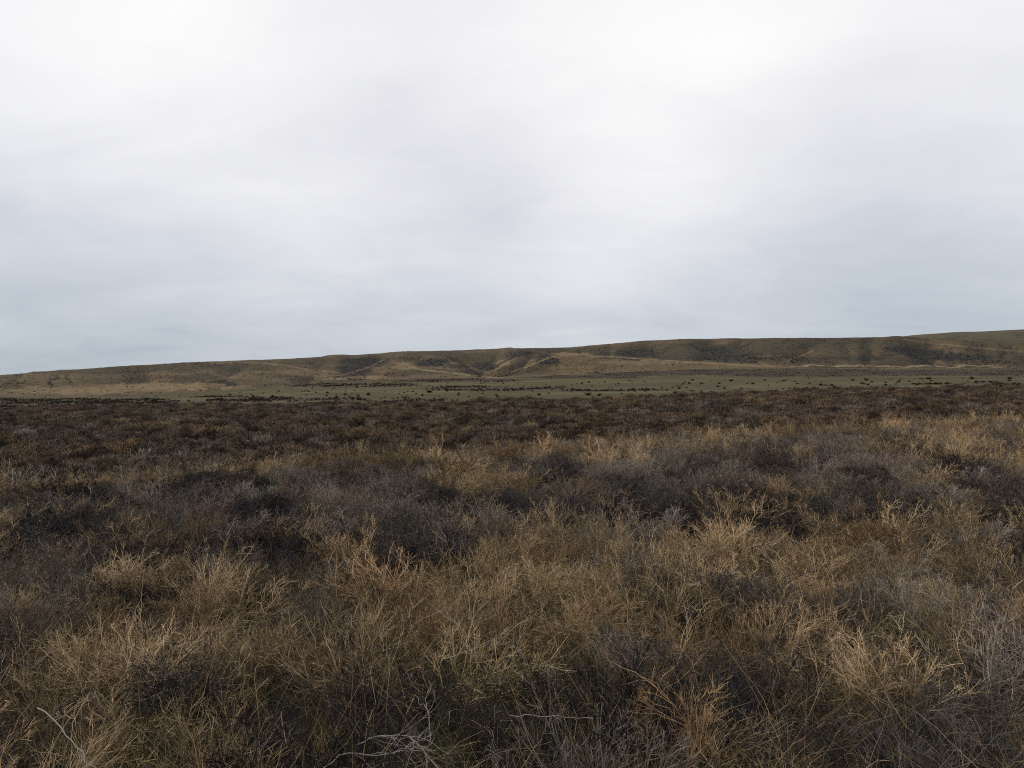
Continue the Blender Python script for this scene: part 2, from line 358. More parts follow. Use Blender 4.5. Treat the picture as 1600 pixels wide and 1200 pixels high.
# thin lines on the face: pale ridge lines, tracks and dark runnels
SEAMS = [([(640, 575), (700, 582), (760, 589), (800, 592.5)], 1.3, 'straw', .95), ([(805, 557), (785, 567), (762, 579)], 1.5, 'sage', .9), ([(878, 551), (850, 562), (822, 574), (800, 581)], 1.2, 'straw', .8), ([(808, 559), (790, 569), (775, 578)], 1.2, 'straw', .8),
         ([(872, 553), (960, 558), (1037, 563), (1150, 570), (1210, 573)], 1.1, 'straw', .7), ([(720, 551), (742, 564), (756, 577)], 1.2, 'sage', .7), ([(590, 560), (560, 572), (530, 582)], 1.1, 'sage', .6), ([(600, 562), (575, 574), (540, 585), (500, 588)], 1.0, 'straw', .6),
         ([(400, 566), (440, 570), (480, 577), (530, 582)], 1.0, 'straw', .5), ([(1270, 548), (1245, 558), (1225, 566)], 1.0, 'straw', .5), ([(1105, 541), (1112, 552), (1125, 562)], 1.1, 'sage', .7), ([(1410, 530), (1470, 538), (1540, 545), (1600, 549)], 1.2, 'straw', .4),
         ([(320, 596), (345, 592), (370, 589)], .9, 'straw', .6), ([(1000, 538), (1012, 550), (1030, 558)], 1.0, 'sage', .6), ([(330, 568), (390, 566), (430, 571)], .9, 'straw', .5)]
HC = {'sage': np.array([0.044, 0.044, 0.042]), 'olive': np.array([0.080, 0.068, 0.046]), 'brown': np.array([0.085, 0.062, 0.045]), 'straw': np.array([0.275, 0.205, 0.118])}
def hill_cover(px, py, x, Y):
    base = np.array([0.150, 0.113, 0.071]); b2 = np.array([0.092, 0.077, 0.050])
    m = sstep(-.3, .4, fbm(px/60, py/7, 81, 5))[..., None]
    right = sstep(850, 1250, px)[..., None]
    c = (base*(1-m)+b2*m)*(1-.36*right)
    wx = 15*fbm(px/22, py/6, 85, 5, .62); wy = 5.5*fbm(px/26, py/6, 88, 5, .62)
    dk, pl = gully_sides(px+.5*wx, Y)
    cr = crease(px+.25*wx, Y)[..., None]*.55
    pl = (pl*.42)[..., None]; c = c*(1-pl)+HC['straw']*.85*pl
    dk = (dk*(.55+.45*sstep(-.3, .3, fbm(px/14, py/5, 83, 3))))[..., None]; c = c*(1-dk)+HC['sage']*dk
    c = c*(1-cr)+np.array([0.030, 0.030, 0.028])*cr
    on = sstep(835, 880, px)*(1-sstep(1190, 1290, px))
    a = (on*(1-sstep(700, 716, Y))*.75)[..., None]; c = c*(1-a)+np.array([0.165, 0.120, 0.068])*a
    a = (on*sstep(716, 726, Y)*(1-sstep(800, 960, Y))*.8)[..., None]; c = c*(1-a)+np.array([0.056, 0.054, 0.040])*a
    for bx, by, rx, ry, key, s in BLOBS:
        d = np.hypot((px+wx-bx)/rx, (py+wy-by)/ry)
        a = (s*(1-sstep(.68, 1.12, d)))[..., None]
        c = c*(1-a)+HC[key]*a
    for path, wd, key, st in SEAMS:
        d = np.full(px.shape, 99.)
        for (x0, y0), (x1, y1) in zip(path[:-1], path[1:]):
            t = np.clip(((px-x0)*(x1-x0)+(py-y0)*(y1-y0))/((x1-x0)**2+(y1-y0)**2), 0, 1)
            d = np.minimum(d, np.hypot(px+.18*wx-x0-t*(x1-x0), py+.18*wy-y0-t*(y1-y0)))
        a = (st*(1-sstep(wd*.5, wd*1.6, d)))[..., None]
        c = c*(1-a)+HC[key]*a
    return c*.80
def grid_mesh(name, PX, YY, Z, Cc, mat):
    X = (PX-800)/F*YY
    V = np.stack([X, YY, Z], -1).reshape(-1, 3); n, A = PX.shape
    i = np.arange(n-1)[:, None]; j = np.arange(A-1)[None, :]
    Q = np.stack([i*A+j, i*A+j+1, (i+1)*A+j+1, (i+1)*A+j], -1).reshape(-1, 4)
    Cc = np.concatenate([Cc, np.ones(Cc.shape[:2]+(1,))], -1).reshape(-1, 4).astype(np.float32)
    return mesh_from(name, V, Q, mat, {'cover': ('FLOAT_COLOR', Cc)})
def build_hills():
    ys = np.concatenate([[YF], np.linspace(YF+1, 720, 80), np.linspace(723, 1100, 150), np.linspace(1106, 1320, 16)])
    pxs = np.concatenate([np.linspace(-900, -60, 90), np.linspace(-54, 1654, 780), np.linspace(1662, 2500, 90)])
    YY, PX = np.meshgrid(ys, pxs, indexing='ij')
    Z = hill_z(PX, YY); py = 600-F*(Z-EYE)/YY
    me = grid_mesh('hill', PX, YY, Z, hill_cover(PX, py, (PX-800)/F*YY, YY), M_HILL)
    tag(new_obj('hill', me), 'long low tan hill with gullied face under the sky', kind='structure')
    # second hill that rises behind the right end
    ys = np.linspace(1330, 2300, 60); pxs = np.linspace(1250, 2600, 200)
    YY, PX = np.meshgrid(ys, pxs, indexing='ij')
    sk = np.interp(PX, [1250, 1400, 1440, 1500, 1600, 1800, 2600], [545, 527.5, 523.5, 520, 516, 512, 520])
    zt = EYE+(600-sk)/F*1800; s = np.clip((YY-1330)/470, 0, 1)
    x = (PX-800)/F*YY
    Z = -10+(zt+10)*np.sin(s*math.pi/2)**.9-np.clip((YY-1800)/500, 0, 1)**1.4*60
    Z = Z+sstep(.1, .4, s)*(1-sstep(.75, 1., s))*5*fbm(x/120, YY/120, 91, 4)+.4*fbm(x/14, YY/14, 93, 3)
    py = 600-F*(Z-EYE)/YY
    m = sstep(-.2, .5, fbm(PX/50, py/6, 95, 5))[..., None]
    Cc = np.array([0.095, 0.085, 0.052])*(1-m)+np.array([0.060, 0.060, 0.050])*m
    me = grid_mesh('hill', PX, YY, Z, Cc, M_HILL)
    tag(new_obj('hill', me), 'farther dark hill rising behind the long tan hill', kind='structure')
build_hills()

# ------------------------------------------------------------------ twigs and bushes
class Twigs:
    def __init__(s): s.V = []; s.Q = []; s.B = []; s.n = 0
    def add(s, P, R, B, sides=3):
        """P (N,K,3) centre lines, R (N,K) radii, B (N) random value of the branch"""
        N, Kk, _ = P.shape
        if N == 0: return
        T = np.gradient(P, axis=1); T /= np.linalg.norm(T, axis=2, keepdims=True)+1e-9
        ref = np.where(np.abs(T[..., 2:3]) > 0.8, np.array([1., 0, 0]), np.array([0, 0, 1.]))
        U = np.cross(T, ref); U /= np.linalg.norm(U, axis=2, keepdims=True)+1e-9
        W = np.cross(T, U)
        an = np.arange(sides)*2*math.pi/sides
        ring = P[:, :, None, :]+R[:, :, None, None]*(np.cos(an)[None, None, :, None]*U[:, :, None, :]+np.sin(an)[None, None, :, None]*W[:, :, None, :])
        s.V.append(ring.reshape(-1, 3)); s.B.append(np.repeat(B, Kk*sides))
        base = s.n+(np.arange(N)*Kk*sides)[:, None, None]
        k = np.arange(Kk-1)[None, :, None]*sides; j = np.arange(sides)[None, None, :]; j2 = (j+1) % sides
        s.Q.append(np.stack([base+k+j, base+k+j2, base+k+sides+j2, base+k+sides+j], -1).reshape(-1, 4))
        s.n += N*Kk*sides
    def mesh(s, name, mat):
        return mesh_from(name, np.concatenate(s.V), np.concatenate(s.Q), mat, {'branch': ('FLOAT', np.concatenate(s.B).astype(np.float32))})

def unit(v): return v/(np.linalg.norm(v, axis=-1, keepdims=True)+1e-9)
def lines(r, base, d, L, Kk, up, wob):
    """N curved centre lines from base along d, turning by up towards the sky"""
    t = np.linspace(0, 1, Kk)[None, :, None]
    P = base[:, None, :]+d[:, None, :]*L[:, None, None]*t
    P = P+np.array([0, 0, 1.])*(up*L)[:, None, None]*t**2
    wv = r.normal(0, 1, (len(base), Kk, 3))*wob*L[:, None, None]; wv[:, 0] = 0
    P = P+np.cumsum(wv, 1)*np.minimum(t*2, 1)
    P[..., 2] = np.where(P[..., 2] < 0.012, 0.012+0.1*np.abs(P[..., 2]), P[..., 2])
    return P
def children(r, P, L, m, ang, ratio, Kk, up, wob, lo=0.2, hi=1.0):
    N, K0, _ = P.shape
    t = r.uniform(lo, hi, (N, m))*(K0-1)
    i = np.minimum(t.astype(int), K0-2); f = (t-i)[..., None]
    n = np.arange(N)[:, None]
    a = P[n, i]; b = P[n, i+1]
    base = (a*(1-f)+b*f).reshape(-1, 3); tan = unit(b-a).reshape(-1, 3)
    rv = unit(np.cross(tan, r.normal(0, 1, tan.shape)))
    an = np.radians(r.uniform(ang[0], ang[1], len(base)))[:, None]
    d = unit(tan*np.cos(an)+rv*np.sin(an))
    Lc = np.repeat(L, m)*ratio*r.uniform(.55, 1.3, len(base))*(1.15-.5*(t/(K0-1)).reshape(-1))
    return lines(r, base, d, Lc, Kk, r.normal(up, .12, len(base)), wob), Lc
def taper(N, Kk, r0, r1): return np.repeat(np.linspace(r0, r1, Kk)[None], N, 0)

def bush_levels(seed, height, spread, n0, mult, up, ang, ratios=(.55, .5, .42), th=(0, 70)):
    r = np.random.default_rng(seed)
    phi = r.uniform(0, 2*math.pi, n0)+np.arange(n0)*2.4
    th_ = np.radians(r.uniform(th[0], th[1], n0))
    d = np.stack([np.sin(th_)*np.cos(phi), np.sin(th_)*np.sin(phi), np.cos(th_)], -1)
    base = np.concatenate([r.normal(0, .035, (n0, 2)), np.full((n0, 1), -.02)], 1)
    L = height*r.uniform(.75, 1.15, n0)*(1+spread*np.sin(th_))
    out = []
    P = lines(r, base, d, L, 7, r.normal(up[0], .1, n0), .018); out.append(P)
    for lv, m in enumerate(mult):
        P, L = children(r, P, L, m, ang[lv], ratios[lv], (5, 4, 3)[lv], up[lv+1], (.026, .03, .035)[lv], (.18, .15, .1)[lv])
        out.append(P)
    return out, r
def make_bush_meshes(name, seed, mat, radii, split, **kw):
    lv, r = bush_levels(seed, **kw)
    A = Twigs(); Bt = Twigs() if split else A
    for k, P in enumerate(lv):
        tgt = A if k <= 1 else Bt
        r0, r1 = radii[k]
        tgt.add(P, taper(len(P), P.shape[1], r0, r1)*r.uniform(.75, 1.3, (len(P), 1)), r.uniform(0, 1, len(P))*(1 if k > 1 else .5)+(0 if k > 1 else .35), 4 if k == 0 else 3)
    return (A.mesh(name+'_stems', mat), Bt.mesh(name+'_twigs', mat)) if split else A.mesh(name, mat)

TAN = dict(height=.25, spread=.55, n0=12, mult=(6, 4, 3), up=(.08, .08, .05, .02), ang=((14, 45), (16, 50), (18, 55)), th=(5, 78), ratios=(.66, .64, .60))
GREY = dict(height=.24, spread=.55, n0=12, mult=(6, 5, 3), up=(.08, .08, .05, .03), ang=((16, 50), (18, 55), (20, 60)), th=(5, 78), ratios=(.64, .60, .56))
DARK = dict(height=.25, spread=.65, n0=13, mult=(6, 5, 4), up=(.05, .05, .03, .0), ang=((18, 55), (22, 60), (25, 65)), th=(5, 80), ratios=(.62, .58, .54))
SPECS = {'tan': (TAN, M_TAN), 'grey': (GREY, M_GREY), 'dark': (DARK, M_DARK)}
R_NEAR = ((.0026, .0016), (.0016, .0010), (.0011, .0007), (.0009, .0005))
R_MID = ((.0030, .0020), (.0021, .0014), (.0016, .0010), (.0013, .0008))
NEAR, MID = {}, {}
for ki, (k, (spec, mat)) in enumerate(SPECS.items()):
    NEAR[k] = [make_bush_meshes(k+'_bush', 100*ki+s, mat, R_NEAR, True, **spec) for s in range(7)]
    sp = dict(spec); sp['mult'] = spec['mult']
    MID[k] = [make_bush_meshes(k+'_bush', 100*ki+50+s, mat, R_MID, False, **sp) for s in range(6)]

NAMES = {'tan': 'tan_bush', 'grey': 'grey_bush', 'dark': 'dark_bush'}

# where the near slope is dark or grey: px, py, rx, ry of the masses of blackened bushes
DARKS = [(310, 755, 80, 16), (400, 748, 45, 12), (530, 745, 28, 9), (400, 792, 62, 18), (90, 766, 90, 13), (100, 828, 115, 26), (240, 856, 95, 24), (450, 862, 130, 26), (685, 857, 72, 20), (25, 1010, 55, 34),
         (285, 1070, 115, 40), (775, 775, 40, 16), (700, 718, 40, 9), (680, 780, 42, 15), (675, 1060, 110, 42), (825, 800, 60, 22), (1015, 758, 62, 17), (1015, 792, 85, 20), (1160, 780, 62, 16), (1240, 802, 105, 20),
         (1385, 790, 90, 17), (1465, 812, 75, 20), (1525, 732, 50, 14), (1565, 778, 52, 26), (1400, 700, 42, 10), (1405, 745, 48, 10), (825, 955, 42, 25), (1075, 948, 48, 22), (1185, 942, 52, 24), (1585, 865, 40, 25),
         (875, 1150, 150, 50), (1130, 1130, 90, 52), (580, 1160, 190, 45), (40, 1180, 90, 40), (1330, 1190, 150, 30), (1570, 1170, 60, 45), (870, 735, 40, 9), (1230, 720, 60, 8), (60, 730, 50, 6)]
GREYS = [(1545, 1060, 85, 70), (760, 1110, 70, 45), (250, 780, 330, 42), (560, 780, 230, 50), (900, 740, 120, 16), (1080, 735, 120, 20), (1330, 740, 110, 30), (1250, 700, 120, 14), (40, 880, 80, 20), (1420, 960, 120, 34), (650, 735, 200, 12), (1000, 850, 50, 16)]
OCHRES = [(380, 930, 330, 45), (560, 975, 210, 60), (150, 1020, 120, 65), (480, 1040, 80, 60), (1000, 895, 190, 55), (1330, 860, 130, 38), (1040, 1010, 170, 50), (1290, 1030, 110, 50), (750, 745, 70, 22), (880, 1010, 90, 40)]
def field(px, py, lst):
    d = np.full(np.shape(px), 9.0)
    for a, b, c, e in lst:
        g = 1.12 if b > 930 else 1.04
        d = np.minimum(d, np.hypot((px-a)/(c*g), (py-b)/(e*g)))
    return d
def kind_at(x, y, r):
    z = ground_z(x, y)+.2
    px, py = screen(x, y, z)
    j = r.normal(0, .26, np.shape(x))
    dd = field(px, py, DARKS)+j; dg = field(px, py, GREYS)+j
    u = r.uniform(0, 1, np.shape(x))
    pxx, Yf = uY(x, y); fr = Yf/(smooth_px(pxx, CREST)*1.1+.6)+r.normal(0, .03, np.shape(x))
    v = r.uniform(0, 1, np.shape(x)); dd = np.where((v < .07) & (py > 900), 0, np.where(v > .80, 9, dd))
    do = field(px, py, OCHRES)+.5*j
    k = np.where((do < 1.0) & (u < .80) & (dd > .62), 0, np.where((fr > .845) & (u < .86), 0, np.where(dd < 1.0, 2, np.where((dg < 1.0) & (u < .66), 1, np.where(u > np.where(py < 840, .45, .84), 1, 0)))))
    return k, px, py
def poisson(r, n, sampler, rad):
    """dart throwing with a cell grid; rad(x, y) gives the spacing"""
    X, Y = sampler(n); keep = []; cells = {}
    for x, y, d in zip(X, Y, rad(X, Y)):
        cx, cy = int(x//1.0), int(y//1.0); ok = True; reach = 1
        for a in range(cx-reach, cx+reach+1):
            for b in range(cy-reach, cy+reach+1):
                for (qx, qy) in cells.get((a, b), ()):
                    if (qx-x)**2+(qy-y)**2 < d*d: ok = False; break
                if not ok: break
            if not ok: break
        if ok: cells.setdefault((cx, cy), []).append((x, y)); keep.append((x, y))
    return np.array(keep)

r = np.random.default_rng(5)
def near_sampler(n):
    Y = 2.05+(34-2.05)*np.sqrt(r.uniform(0, 1, n)); u = r.uniform(-1.15, 1.15, n)
    return u*Y, Y
pts = poisson(r, 60000, near_sampler, lambda X, Y: np.interp(Y, [2, 4, 7, 14, 34], [.21, .24, .27, .33, .46]))
px0, Yf0 = uY(pts[:, 0], pts[:, 1])
pts = pts[Yf0 < smooth_px(px0, CREST)*1.10+.6]
kk, pxb, pyb = kind_at(pts[:, 0], pts[:, 1], r)
Ysel = pts[:, 1]
inframe = (np.abs((pxb-800)) < 800+F*np.where(Ysel < 5, .8, .45)/Ysel) & (pyb < 1200+F*.55/Ysel)
KEYS = ['tan', 'grey', 'dark']

# bushes one can single out in the photograph: pixel of the bush's middle -> label, scale
NOTABLE = {
    'tan': [((750, 745), 'broad bright straw-coloured bush standing out from grey brush on the near slope', 1.35), ((905, 868), 'dense orange-tan bush in the middle of the near brush', 1.25),
            ((1335, 845), 'tall rusty orange bush in front of the long dark thicket', 1.3), ((1150, 850), 'pale yellowish bush between two rusty orange ones', 1.15),
            ((215, 1030), 'wide ochre bush fanning up beside the bleached forked branch', 1.3), ((330, 940), 'loose ochre bush above the dark hollow', 1.1),
            ((570, 965), 'fine wiry ochre bush left of the two long pale sticks', 1.15), ((1065, 1010), 'yellow branching bush with upright forked stems', 1.15),
            ((1260, 1030), 'golden bush with two straight pale stalks rising from it', 1.1), ((1130, 708), 'golden tuft of brush on the edge of the near slope', 1.1)],
    'dark': [((1565, 770), 'large rounded blue-black bush near the right edge of the brush', 1.45), ((1400, 698), 'small blue-black mound alone in tan brush near the slope edge', 1.2),
             ((530, 745), 'small dark bush alone among grey brush near the slope edge', 1.1), ((280, 1065), 'black hollow bush beneath pale crossing stems', 1.25),
             ((1525, 730), 'blue-black mound behind the largest dark bush', 1.25)],
    'grey': [((1545, 1060), 'mauve-grey fine-twigged bush low at the right edge', 1.3), ((765, 1105), 'frosty grey bush beside the tangle of pale branches', 1.1)]}
special = {}
for k, lst in NOTABLE.items():
    for (sx, sy), lab, sc in lst:
        d = np.hypot(pxb-sx, (pyb-sy)*1.6)
        d[list(special)] = 1e9
        i = int(np.argmin(d)); special[i] = (lab, sc); kk[i] = KEYS.index(k)
        p = at(sx, sy, .2); z0 = float(ground_z(p[0], p[1])); p = at(sx, sy, .2+z0)
        pts[i] = p[:2]
GROUPS = {
    ('tan', 0): ('dry tan wiry bush in the foremost brush at the bottom', 'tan bushes of the foremost brush'),
    ('tan', 1): ('dry tan bush in the middle of the near brush field', 'tan bushes in the middle of the near slope'),
    ('tan', 2): ('dry golden-tan bush along the far edge of the near slope', 'tan bushes along the slope edge'),
    ('grey', 0): ('weathered grey twiggy bush in the foremost brush at the bottom', 'grey bushes of the foremost brush'),
    ('grey', 1): ('weathered grey twiggy bush in the middle of the near brush field', 'grey bushes in the middle of the near slope'),
    ('grey', 2): ('weathered grey twiggy bush towards the far edge of the near slope', 'grey bushes along the slope edge'),
    ('dark', 0): ('blackened dead bush low in the foremost brush at the bottom', 'dark bushes of the foremost brush'),
    ('dark', 1): ('blue-black dead bush in the middle of the near brush field', 'dark bushes in the middle of the near slope'),
    ('dark', 2): ('blue-black dead bush towards the far edge of the near slope', 'dark bushes along the slope edge')}
LAND = [(750, 745, 'the broad bright straw-coloured bush'), (905, 868, 'the dense orange-tan bush'), (1335, 845, 'the tall rusty orange bush'), (1065, 1010, 'the yellow forked bush'), (100, 1150, 'the thick pale forked branch'),
        (600, 1165, 'the tangle of pale branches'), (735, 985, 'the two long pale sticks'), (1588, 870, 'the charred stems'), (1565, 775, 'the largest blue-black bush'), (1400, 700, 'the lone blue-black mound'), (530, 745, 'the small lone dark bush'),
        (1505, 1050, 'the Y-shaped tan stem'), (1070, 1130, 'the leaning orange-brown stem'), (865, 1119, 'the horizontal pale stick'), (1300, 1065, 'the two straight ochre stalks'), (285, 1068, 'the black hollow bush')]
KW = {'tan': 'tan', 'grey': 'grey', 'dark': 'blackened'}
rank_label = {}
def relation(dx, dy):
    return ('left of' if dx < 0 else 'right of') if abs(dx) > 1.3*abs(dy) else ('behind' if dy < 0 else 'in front of')
_by = {}
for i in range(len(pts)):
    if i in special or not inframe[i]: continue
    d = [math.hypot(pxb[i]-a, (pyb[i]-b)*1.8) for a, b, _ in LAND]; j = int(np.argmin(d))
    _by.setdefault((KEYS[kk[i]], j, relation(pxb[i]-LAND[j][0], (pyb[i]-LAND[j][1])*1.8)), []).append((d[j], i))
for (k, j, rel), lst in _by.items():
    lst.sort()
    for n_, (d, i) in zip(('nearest', 'second nearest', 'third nearest'), lst):
        if d < 240: rank_label[i] = '%s %s bush %s %s' % (n_, KW[k], rel, LAND[j][2])
counts = {k: 0 for k in KEYS}
order = np.argsort(Ysel)
rest = []
sources = {k: [] for k in KEYS}
for i in order:
    x, y = pts[i]; k = KEYS[kk[i]]
    if i not in special and (not inframe[i] or counts[k] >= 290): rest.append(i); continue
    counts[k] += 1
    z = float(ground_z(x, y))-.01
    lab, sc = special.get(i, (None, 1.0))
    sc = sc*r.uniform(.68, 1.3)*np.interp(y, [2, 3.5, 7], [.80, .90, 1.0])*(1.05 if k == 'dark' else 1.0)
    zone = 0 if pyb[i] > 985 else (1 if pyb[i] > 775 else 2)
    rz = r.uniform(0, 2*math.pi); v = int(r.integers(0, 100))
    tint_v = float(np.clip(r.normal(.55 if k == 'tan' else .5, .25), 0, 1))
    loc = (float(x), float(y), z); rot = (r.normal(0, .10), r.normal(0, .10), rz); scl = (sc*r.uniform(.95, 1.2), sc*r.uniform(.95, 1.2), sc*r.uniform(.78, 1.1)*np.interp(y, [3, 8], [1., .80]))
    if y < 6.2:
        o = bpy.data.objects.new(NAMES[k], None); col.objects.link(o); o.empty_display_size = .2
        st, tw = NEAR[k][v % len(NEAR[k])]
        for nm, me in (('stems', st), ('twigs', tw)):
            c = new_obj(nm, me, o); c['tint'] = tint_v
    else:
        o = new_obj(NAMES[k], MID[k][v % len(MID[k])])
        if len(sources[k]) < 6 and all(s.data != o.data for s in sources[k]): sources[k].append(o)
    o.location = loc; o.rotation_euler = rot; o.scale = scl; o['tint'] = tint_v
    gl, gg = GROUPS[(k, zone)]
    tag(o, lab or rank_label.get(int(i)) or gl, 'bush', gg)
print('near bushes', counts, 'rest', len(rest))

# ------------------------------------------------------------------ scattered masses (geometry nodes, kind = stuff)
def scatter(name, label, P, rot, scl, idx, tint_a, srcs):
    N = len(P)
    m = bpy.data.meshes.new(name); m.vertices.add(N); m.vertices.foreach_set('co', np.ascontiguousarray(P, np.float32).ravel())
    for an, typ, data, key in (('rot', 'FLOAT_VECTOR', rot, 'vector'), ('scl', 'FLOAT_VECTOR', scl, 'vector'), ('idx', 'INT', idx, 'value'), ('tint', 'FLOAT', tint_a, 'value')):
        a = m.attributes.new(an, typ, 'POINT')
        a.data.foreach_set(key, np.ascontiguousarray(data, np.int32 if typ == 'INT' else np.float32).ravel())
    o = new_obj(name, m)
    ng = bpy.data.node_groups.new(name, 'GeometryNodeTree')
    ng.interface.new_socket('Geometry', in_out='INPUT', socket_type='NodeSocketGeometry')
    ng.interface.new_socket('Geometry', in_out='OUTPUT', socket_type='NodeSocketGeometry')
    N_ = ng.nodes; L = ng.links
    gi = N_.new('NodeGroupInput'); go = N_.new('NodeGroupOutput')
    join = N_.new('GeometryNodeJoinGeometry')
    for s in srcs:
        oi = N_.new('GeometryNodeObjectInfo'); oi.transform_space = 'ORIGINAL'; oi.inputs['Object'].default_value = s
        oi.inputs['As Instance'].default_value = False
        g2 = N_.new('GeometryNodeGeometryToInstance'); L.new(oi.outputs['Geometry'], g2.inputs[0]); L.new(g2.outputs[0], join.inputs[0])
    iop = N_.new('GeometryNodeInstanceOnPoints'); iop.inputs['Pick Instance'].default_value = True
    L.new(gi.outputs[0], iop.inputs['Points']); L.new(join.outputs[0], iop.inputs['Instance'])
    def na(an, typ):
        q = N_.new('GeometryNodeInputNamedAttribute'); q.data_type = typ; q.inputs['Name'].default_value = an
        return q.outputs['Attribute']
    L.new(na('idx', 'INT'), iop.inputs['Instance Index'])
    e2r = N_.new('FunctionNodeEulerToRotation'); L.new(na('rot', 'FLOAT_VECTOR'), e2r.inputs[0]); L.new(e2r.outputs[0], iop.inputs['Rotation'])
    L.new(na('scl', 'FLOAT_VECTOR'), iop.inputs['Scale'])
    L.new(iop.outputs[0], go.inputs[0])
    md = o.modifiers.new('scatter', 'NODES'); md.node_group = ng
    return tag(o, label, kind='stuff')
def rand_rot(r, N, lean=.12): return np.stack([r.normal(0, lean, N), r.normal(0, lean, N), r.uniform(0, 2*math.pi, N)], -1)
def rand_scl(r, N, lo, hi):
    s = r.uniform(lo, hi, N); return np.stack([s*r.uniform(.9, 1.25, N), s*r.uniform(.9, 1.25, N), s*r.uniform(.8, 1.2, N)], -1)

# the brush that carries on beyond the frame and over the slope edge
srcs = sources['tan']+sources['grey']+sources['dark']
rest = np.array(rest)
if len(rest):
    off = {0: 0, 1: len(sources['tan']), 2: len(sources['tan'])+len(sources['grey'])}
    idx = np.array([off[kk[i]]+r.integers(0, max(1, len(sources[KEYS[kk[i]]]))) for i in rest])
    P = np.stack([pts[rest, 0], pts[rest, 1], ground_z(pts[rest, 0], pts[rest, 1])], -1)
    # Join Geometry lists its inputs last to first
    scatter('brush', 'dry brush carrying on past the edges of the view', P, rand_rot(r, len(rest)), rand_scl(r, len(rest), .75, 1.25), len(srcs)-1-idx, r.uniform(0, 1, len(rest)), srcs)

# ------------------------------------------------------------------ shrubs of the dark plain
def plain_shrub_mesh(name, seed, mat, n=170, h=.5, wd=.6, rad=.011):
    r_ = np.random.default_rng(seed); T = Twigs()
    n0 = n//5
    phi = r_.uniform(0, 2*math.pi, n0); th = np.radians(r_.uniform(5, 78, n0))
    d = np.stack([np.sin(th)*np.cos(phi), np.sin(th)*np.sin(phi), np.cos(th)], -1)
    L = (h*np.cos(th)+wd*np.sin(th))*r_.uniform(.6, 1.0, n0)
    base = np.concatenate([r_.normal(0, .10, (n0, 2)), np.zeros((n0, 1))], 1)
    P = lines(r_, base, d, L, 3, np.full(n0, .05), .05)
    T.add(P, taper(n0, 3, rad*1.2, rad*.8), r_.uniform(0, 1, n0))
    C, Lc = children(r_, P, L, 6, (20, 65), .48, 2, .12, .03, .3)
    T.add(C, taper(len(C), 2, rad, rad*.55), r_.uniform(0, 1, len(C)))
    return T.mesh(name, mat)
PLAIN_M = [plain_shrub_mesh('plain_shrub', 700+s, M_BROWN if s < 6 else M_DULL if s < 8 else M_GREY) for s in range(10)]
PALE_M = plain_shrub_mesh('pale_shrub', 760, M_TAN, 200)
r = np.random.default_rng(23)
def plain_points():
    out = []
    Y = np.sqrt(r.uniform(18**2, 235**2, 60000)); u = r.uniform(-.98, .98, 60000)
    x = u*Y; px, Yf = uY(x, Y)
    z = ground_z(x, Y); _, py = screen(x, Y, z)
    ok = (Yf > smooth_px(px, CREST)*1.1+.8)
    g = green_mask(px, py, x, Y)*sstep(120, 170, Yf)
    ok &= r.uniform(0, 1, len(x)) > g*1.05
    clump = fbm(x/7, Y/7, 33, 3)
    ok &= r.uniform(-.55, .5, len(x)) < clump+.25
    return x[ok], Y[ok], z[ok], px[ok], py[ok]
x, y, z, pxp, pyp = plain_points()
big = np.clip(.95+.6*fbm(x/11, y/11, 37, 3)+r.gamma(2.0, .16, len(x))-.25, .45, 2.2)*np.interp(y, [18, 60, 230], [.75, .95, 1.25])
tanp = 1.0*fbm(x/6, y/9, 39, 4)+r.normal(0, .30, len(x))
edge = 1-sstep(30, 75, y)
sel = np.where(tanp-edge*.05 > .36, r.integers(6, 8, len(x)), np.where(tanp < -.44, r.integers(8, 10, len(x)), r.integers(0, 6, len(x))))
crest_py = 600+F*(EYE-.5)/smooth_px(pxp, CREST)
top_py = pyp-F*.45*big/y
vis = (top_py < crest_py-3) & (np.abs(pxp-800) < 790)
score = np.where(vis, big/y, 0)
pick = np.argsort(-score)[:290]; pick = pick[score[pick] > 0]
is_ind = np.zeros(len(x), bool); is_ind[pick] = True
src_p = [None]*10
lab_p = {0: ('dark brown low shrub on the nearest part of the dark plain', 'dark brown shrubs at the near side of the plain'),
         1: ('small tan shrub among darker ones just beyond the near slope', 'tan shrubs at the near side of the plain'),
         2: ('small grey shrub among darker ones just beyond the near slope', 'grey shrubs at the near side of the plain')}
nm_p = ['brown_shrub', 'tan_shrub', 'grey_shrub']
for i in pick:
    v = int(sel[i]); cls = 0 if v < 6 else 1 if v < 8 else 2
    o = new_obj(nm_p[cls], PLAIN_M[v]); s = float(big[i])
    o.location = (x[i], y[i], z[i]-.02); o.rotation_euler = (r.normal(0, .08), r.normal(0, .08), r.uniform(0, 6.28)); o.scale = (s*r.uniform(.9, 1.3), s*r.uniform(.9, 1.3), s*r.uniform(.75, 1.1))
    o['tint'] = float(r.uniform(0, 1))
    tag(o, lab_p[cls][0], 'shrub', lab_p[cls][1])
    if src_p[v] is None: src_p[v] = o
